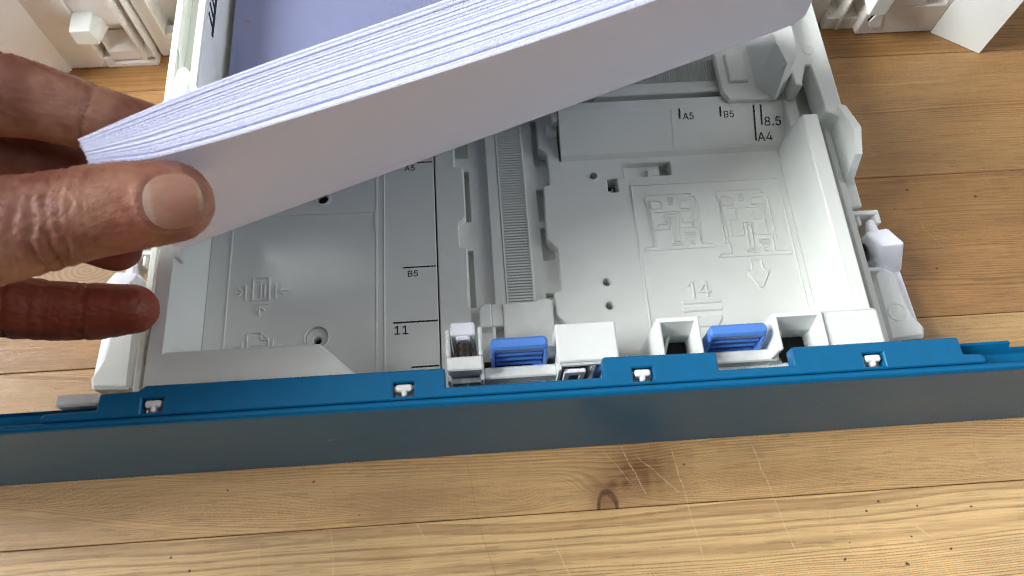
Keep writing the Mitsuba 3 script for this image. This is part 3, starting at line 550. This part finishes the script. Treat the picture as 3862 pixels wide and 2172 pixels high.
def edge_curve(p0, pts, s):
    P = np.array([p0] + pts, float)
    d = np.r_[0, np.cumsum(np.linalg.norm(np.diff(P, axis=0), axis=1))]
    from scipy.interpolate import PchipInterpolator
    e = np.minimum(s, d[-1])
    out = np.c_[PchipInterpolator(d, P[:, 0])(e), PchipInterpolator(d, P[:, 1])(e)]
    t = (P[-1] - P[-2]) / np.linalg.norm(P[-1] - P[-2])
    return out + t * np.maximum(s - d[-1], 0)[:, None]


front_top = edge_curve((-103.8, -275.3), [(-92, -275.0), (-78.1, -272.0), (-60, -266.6), (40.3, -232.3)], s_)
back_top = edge_curve((-107.2, -268.2), [(-87.3, -258.1), (-16.6, -229.1), (14.7, -216.5)], s_)
limb0 = np.array([-97.0, -280.0])
from scipy.interpolate import PchipInterpolator
bz = PchipInterpolator([0, 36, 42, 56, 76, 100, 125, 146], [0, 0, 2.0, 9.5, 22.5, 40, 60, 78.0])
zz = PchipInterpolator([0, 36, 42, 56, 76, 100, 125, 146], [108, 72, 66.6, 55.0, 40.0, 24.5, 13.5, 11.0])
g = np.sort(np.clip(np.linspace(0, 1, N_) + rng.normal(0, .012, N_), 0, 1)); g[0], g[-1] = 0, 1
clump = np.repeat(np.arange(60), rng.integers(2, 6, 60))[:N_]
new = np.diff(clump) > 0
step = np.where(new, rng.uniform(.17, .36, N_ - 1), .115)
g = np.r_[0, np.cumsum(step)]; g /= g[-1]
dz = rng.normal(0, .27, 60)[clump] + rng.normal(0, .03, N_)
dz[:2] = 0.1
for k in range(N_):
    top = front_top * (1 - g[k]) + back_top * g[k]
    wav = .03 * np.sin(s_ / W_ * 5 + rng.random() * 6) * np.minimum(1, s_ / 40)
    wid = (11 + 4 * np.minimum(1, s_ / 60)) * g[k]
    limb = limb0 + np.outer(s_, U) + np.outer(wid, Nn)
    j = rng.normal(0, .25)
    grid = np.zeros((NV, NS, 3))
    for a_, v in enumerate(vv):
        w = min(1.0, v / 36.0); w = w * w * (3 - 2 * w) * .55 + w * .45
        xy = top * (1 - w) + limb * w + np.outer(wav * (1 - .6 * w), Nn) + (Nn * float(bz(v)))[None] + j * U[None]
        grid[a_, :, :2] = xy
        grid[a_, :, 2] = float(zz(v)) + dz[k] * 1.0
    th = .105
    nrm = np.cross(np.gradient(grid, axis=1), np.gradient(grid, axis=0)); nrm /= np.linalg.norm(nrm, axis=2, keepdims=True)
    A, B = grid, grid + nrm * -th * np.sign(nrm[0, 0, :2] @ Nn) * -1
    V = np.vstack([A.reshape(-1, 3), B.reshape(-1, 3)])
    i, jj = np.meshgrid(np.arange(NV - 1), np.arange(NS - 1), indexing='ij')
    q = np.stack([i * NS + jj, i * NS + jj + 1, (i + 1) * NS + jj + 1, (i + 1) * NS + jj], -1).reshape(-1, 4)
    o = NV * NS
    Q = [q, q[:, ::-1] + o]
    e = np.arange(NS - 1); Q.append(np.stack([e, e + o, e + 1 + o, e + 1], 1))
    f_ = np.arange(NV - 1); Q.append(np.stack([f_ * NS, (f_ + 1) * NS, (f_ + 1) * NS + o, f_ * NS + o], 1)); r_ = f_ * NS + NS - 1; Q.append(np.stack([r_, r_ + o, r_ + NS + o, r_ + NS], 1))
    Q = np.vstack(Q)
    add('paper_stack__sheet', tm(V, np.vstack([Q[:, [0, 1, 2]], Q[:, [0, 2, 3]]])), 'm_paper', 40)


# ------------------------------------------------------------------ hand
def skin_color(p, n, uv):
    x, y, z = p.x * 1000, p.y * 1000, p.z * 1000
    a = fbm(x * .12, y * .12, z * .12, 3); b = fbm(x * .6 + 5, y * .6, z * .6, 2)
    c = mix([0.215, 0.082, 0.054], [0.31, 0.15, 0.098], smoothstep(.3, .7, a))
    d = dr.sqrt(dr.square(x + 88.5) + dr.square(y + 288) + dr.square(z - 102))
    c = mix(c, mi.Color3f(0.33, 0.10, 0.075), 0.6 * dr.exp(-dr.square((d - 8.0) / 4.0)) * smoothstep(-80, -95, x))
    c = mix(c, mi.Color3f(0.20, 0.055, 0.045), 0.5 * smoothstep(.52, .72, fbm(x * .16 + 9, y * .16, z * .16, 3)))
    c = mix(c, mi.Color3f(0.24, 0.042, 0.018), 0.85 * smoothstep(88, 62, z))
    return c * (0.93 + 0.14 * b)


def skin_bump(p, n, uv):
    x, y, z = p.x * 1000, p.y * 1000, p.z * 1000
    return fbm(x * 1.1, y * 1.1, z * 1.1, 3) + .5 * noise(x * 3, y * 3, z * 3)


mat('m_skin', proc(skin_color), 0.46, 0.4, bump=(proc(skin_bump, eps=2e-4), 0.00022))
def nail_color(p, n, uv):
    x, y, z = p.x * 1000, p.y * 1000, p.z * 1000
    t = (x + 85.6) * 0.938 + (y + 284.0) * 0.162 + (z - 102.4) * -0.140
    c = mix([0.34, 0.20, 0.15], [0.31, 0.15, 0.105], smoothstep(-5, 3, t))
    c = mix(c, mi.Color3f(0.42, 0.30, 0.25), .6 * (1 - smoothstep(-3.2, -1.8, t)))
    c = mix(c, mi.Color3f(0.34, 0.23, 0.145), smoothstep(6.8, 7.5, t + .4 * noise(y * .5, z * .5)))
    return c * (0.92 + .16 * noise(y * 2.2 + z * 1.1, z * 2.2, t * .1))


mat('m_nail', proc(nail_color), 0.2, 0.55)


def cd(px, py, d):
    """A point d mm ahead of the photographer's eye, in the direction measured in the photograph."""
    return CAM + (RIGHT * (px - 1288) / 1922.4 + DOWN * (py - 724.5) / 1922.4 + FWD) * d


THUMB = [((-85.6, -284.0, 102.4), 10.0), ((-93.4, -285.2, 103.8), 10.8), ((-103.0, -287.0, 105.0), 11.2), ((-116.2, -290.0, 105.6), 11.9), ((-134.0, -293.2, 107.0), 14.0), ((-163.0, -290.6, 112), 18.0)]
INDEX = [((-163.4, -245.2, 106.2), 12.5), ((-146.8, -246.0, 104.4), 11.4), ((-132.9, -248.6, 101.8), 11.0), ((-125.4, -249.4, 99.6), 9.9), ((-116.3, -251.2, 95.8), 9.2), ((-106.9, -252.0, 90.2), 8.8), ((-95.2, -252.6, 83.0), 8.0)]
MIDDLE = [((-165, -249.0, 86), 12.0), ((-145.0, -253.4, 80.9), 9.8), ((-133.9, -254.5, 76.5), 9.4), ((-121.1, -256.5, 69.7), 8.9), ((-109.3, -264.5, 59.0), 7.6)]
RING = [((-168, -257, 72), 11.5), ((-150, -262, 66), 9.3), ((-136, -265, 60), 8.8), ((-124, -268.5, 52), 7.8)]
LITTLE = [((-188.3, -271.0, 66.0), 13.0), ((-171.7, -280.4, 51.0), 10.6), ((-160.1, -282.1, 41.8), 10.2), ((-149.8, -282.1, 36.2), 9.8), ((-137.6, -281.4, 31.6), 9.4), ((-127.0, -280.4, 29.6), 8.2)]
PALM = [((-163, -290.6, 108.6), 17.0), ((-163.4, -245.2, 106.2), 12.5), ((-165, -249, 86), 12.0), ((-168, -257, 72), 11.5), ((-188.3, -271, 66), 13.0)]
WRIST_BLOCKER = [((-240, -312, 172), 44.0), ((-240, -288, 200), 34.0), ((-228, -254, 184), 34.0), ((-246, -310, 142), 28.0), ((-222, -266, 165), 27.0)]  # out-of-view wrist with added mass, raised and swollen to shade thumb and index
ARM = [((-340, -326, 180), 38.0), ((-520, -336, 196), 40.0)]  # out-of-view forearm, placed and thickened to shade the left of the panel


def sph(p, r): return m3.Manifold.sphere(r, 28).translate([float(c) for c in p])


def chain(C): return [m3.Manifold.batch_hull([sph(*C[i]), sph(*C[i + 1])]) for i in range(len(C) - 1)]


parts = []
for C in (THUMB, INDEX, MIDDLE, RING, LITTLE): parts += chain(C)
parts.append(m3.Manifold.batch_hull([sph(*PALM[0]), sph(*PALM[1]), sph(*PALM[2]), sph((-200, -287, 108), 18)]))
parts.append(m3.Manifold.batch_hull([sph(*q) for q in PALM[1:]] + [sph((-205, -287, 112), 17)]))
parts.append(m3.Manifold.batch_hull([sph(*q) for q in PALM] + [sph((-212, -292, 118), 19)]).trim_by_plane([-1, 0, 0], 172))
parts.append(m3.Manifold.batch_hull([sph((-205, -290, 114), 20), sph(*PALM[4]), sph(*PALM[0])] + [sph(*q) for q in WRIST_BLOCKER]))
parts.append(m3.Manifold.batch_hull([sph(*q) for q in WRIST_BLOCKER] + [sph(*ARM[0])]))
parts.append(m3.Manifold.batch_hull([sph(*q) for q in ARM]))
hm = m3.Manifold.batch_boolean(parts, m3.OpType.Add).refine_to_length(2.2).to_mesh()
hand = trimesh.Trimesh(hm.vert_properties[:, :3], hm.tri_verts, process=True)
trimesh.smoothing.filter_taubin(hand, lamb=.5, nu=.51, iterations=22)
# finer mesh on the fingers in view, then creases
sel = np.where((hand.triangles_center[:, 0] > -160))[0]
hv, hf = trimesh.remesh.subdivide(hand.vertices, hand.faces, face_index=sel)
hand = trimesh.Trimesh(hv, hf, process=True)
v = np.array(hand.vertices)
n_ = np.array(hand.vertex_normals)


def crease(v, a, b, at, w, depth, bend=0.0, mask=None, rad=14.0):
    """A skin fold across the finger from a to b, 'at' mm from a."""
    a, b = np.array(a, float), np.array(b, float); d = (b - a) / np.linalg.norm(b - a)
    rel = v - a; t = rel @ d; off = rel - np.outer(t, d); r = np.linalg.norm(off, axis=1)
    k = np.exp(-((t - at - bend * (off @ DOWN) / 10 + 1.9 * (meshkit.noise(v * .21, 3) - .5) + .6 * (meshkit.noise(v * .7, 8) - .5)) / w) ** 2) * (r < rad)
    k = k * (.25 + .95 * meshkit.noise(v * .2 + at * 3.7, 6))
    if mask is not None: k = k * mask(off / np.maximum(r, 1e-6)[:, None])
    return k * depth


to_eye = CAM - np.array([-100, -287, 101.]); to_eye /= np.linalg.norm(to_eye)
ax = np.array([-85.6, -284.0, 102.4]) - np.array([-103.0, -287.0, 105.0]); ax /= np.linalg.norm(ax)
up = to_eye - ax * (to_eye @ ax); up /= np.linalg.norm(up); sd = np.cross(ax, up)
base = np.array([-85.6, -284.0, 102.4])
face = lambda o: np.clip((o @ to_eye + .25) * 1.6, 0, 1)
disp = np.zeros(len(v))
for at, w, dp, bd in ((30.5, .8, .95, 1.6), (27.8, .7, .55, 1.2), (33.5, .8, .6, 2.2), (25.0, .6, .38, .9), (37.0, .9, .42, 2.6), (22.6, .6, .30, 1.6), (41, 1.0, .3, 3.0), (20.4, .5, .22, 1.8), (46, 1.2, .2, 3)):
    disp -= 1.45 * crease(v, (-79.5, -283.0, 101.4), (-116.2, -290.0, 105.6), at, w, dp, bd, face)
    disp += .45 * crease(v, (-79.5, -283.0, 101.4), (-116.2, -290.0, 105.6), at + 1.6, .9, dp, bd, face)
for at, dp in ((22, .9), (44, 1.0), (25, .35), (47, .4)):
    disp -= crease(v, (-95.2, -252.6, 83.0), (-132.9, -248.6, 101.8), at, .7, dp, .4)
for at, dp in ((20, .9), (41, 1.0), (22.5, .5), (12, .35), (31, .4), (35, .3)):
    disp -= crease(v, (-121, -280.4, 28), (-160.1, -282.1, 41.8), at, .8, dp, .5)
rel = v - base; t_ = rel @ ax; f_ = np.degrees(np.arctan2(rel @ sd, rel @ up)); q_ = (t_ + 4.5) / 12.8
e_ = (np.abs(2 * q_ - 1) ** np.where(q_ < .5, 2.3, 3.6) + (f_ / 38.0) ** 2) ** .5
disp += .55 * np.exp(-((e_ - 1.22) / .16) ** 2) * (np.abs(t_) < 14) * (t_ < 8.5) - .55 * (1 - np.clip((e_ - .8) / .25, 0, 1)) * (np.abs(t_) < 14)
disp += .35 * (meshkit.fbm(v * .22, 3, 5) - .5)
fine = meshkit.fbm(v * [.55, 1.1, 1.1], 3, 11) - .5
disp += .42 * fine - .16 * np.clip(meshkit.noise(v * [1.5, .9, .9], 21) - .62, 0, 1) * 2.2
hand.vertices = v + n_ * disp[:, None]
thing('hand', 'left hand reaching in from the left, thumb and fingers pinching the paper stack', 'hand')
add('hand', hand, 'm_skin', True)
# thumb nail
na, nb = 30, 26
T0, T1, HALF = -4.5, 8.3, 38.0


def nail_half(q): return HALF * max(0.0, 1 - abs(2 * q - 1) ** (2.3 if q < .5 else 3.6)) ** .5


VV = []
for lay in (0.0, -.9):
    for i in range(na):
        q = .5 - .5 * math.cos(math.pi * i / (na - 1))
        t = T0 + (T1 - T0) * q
        half = max(nail_half(q), 2)
        R = np.interp(t, [-6, 0, 4, 7, 9], [10.95, 10.62, 10.2, 9.6, 8.9]) + lay
        for j in range(nb):
            ph = math.radians(-half + 2 * half * j / (nb - 1))
            VV.append(base + ax * t + (up * math.cos(ph) + sd * math.sin(ph)) * R)
i, j = np.meshgrid(np.arange(na - 1), np.arange(nb - 1), indexing='ij')
q = np.stack([i * nb + j, i * nb + j + 1, (i + 1) * nb + j + 1, (i + 1) * nb + j], -1).reshape(-1, 4)
bd = [k for k in range(nb)] + [r * nb + nb - 1 for r in range(1, na)] + [(na - 1) * nb + k for k in range(nb - 2, -1, -1)] + [r * nb for r in range(na - 2, 0, -1)]
o = na * nb
sideq = [[bd[k], bd[(k + 1) % len(bd)], bd[(k + 1) % len(bd)] + o, bd[k] + o] for k in range(len(bd))]
Q = np.vstack([q, q[:, ::-1] + o, sideq])
add('hand__thumbnail', tm(np.array(VV), np.vstack([Q[:, [0, 1, 2]], Q[:, [0, 2, 3]]])), 'm_nail', 45, label='thumb nail')
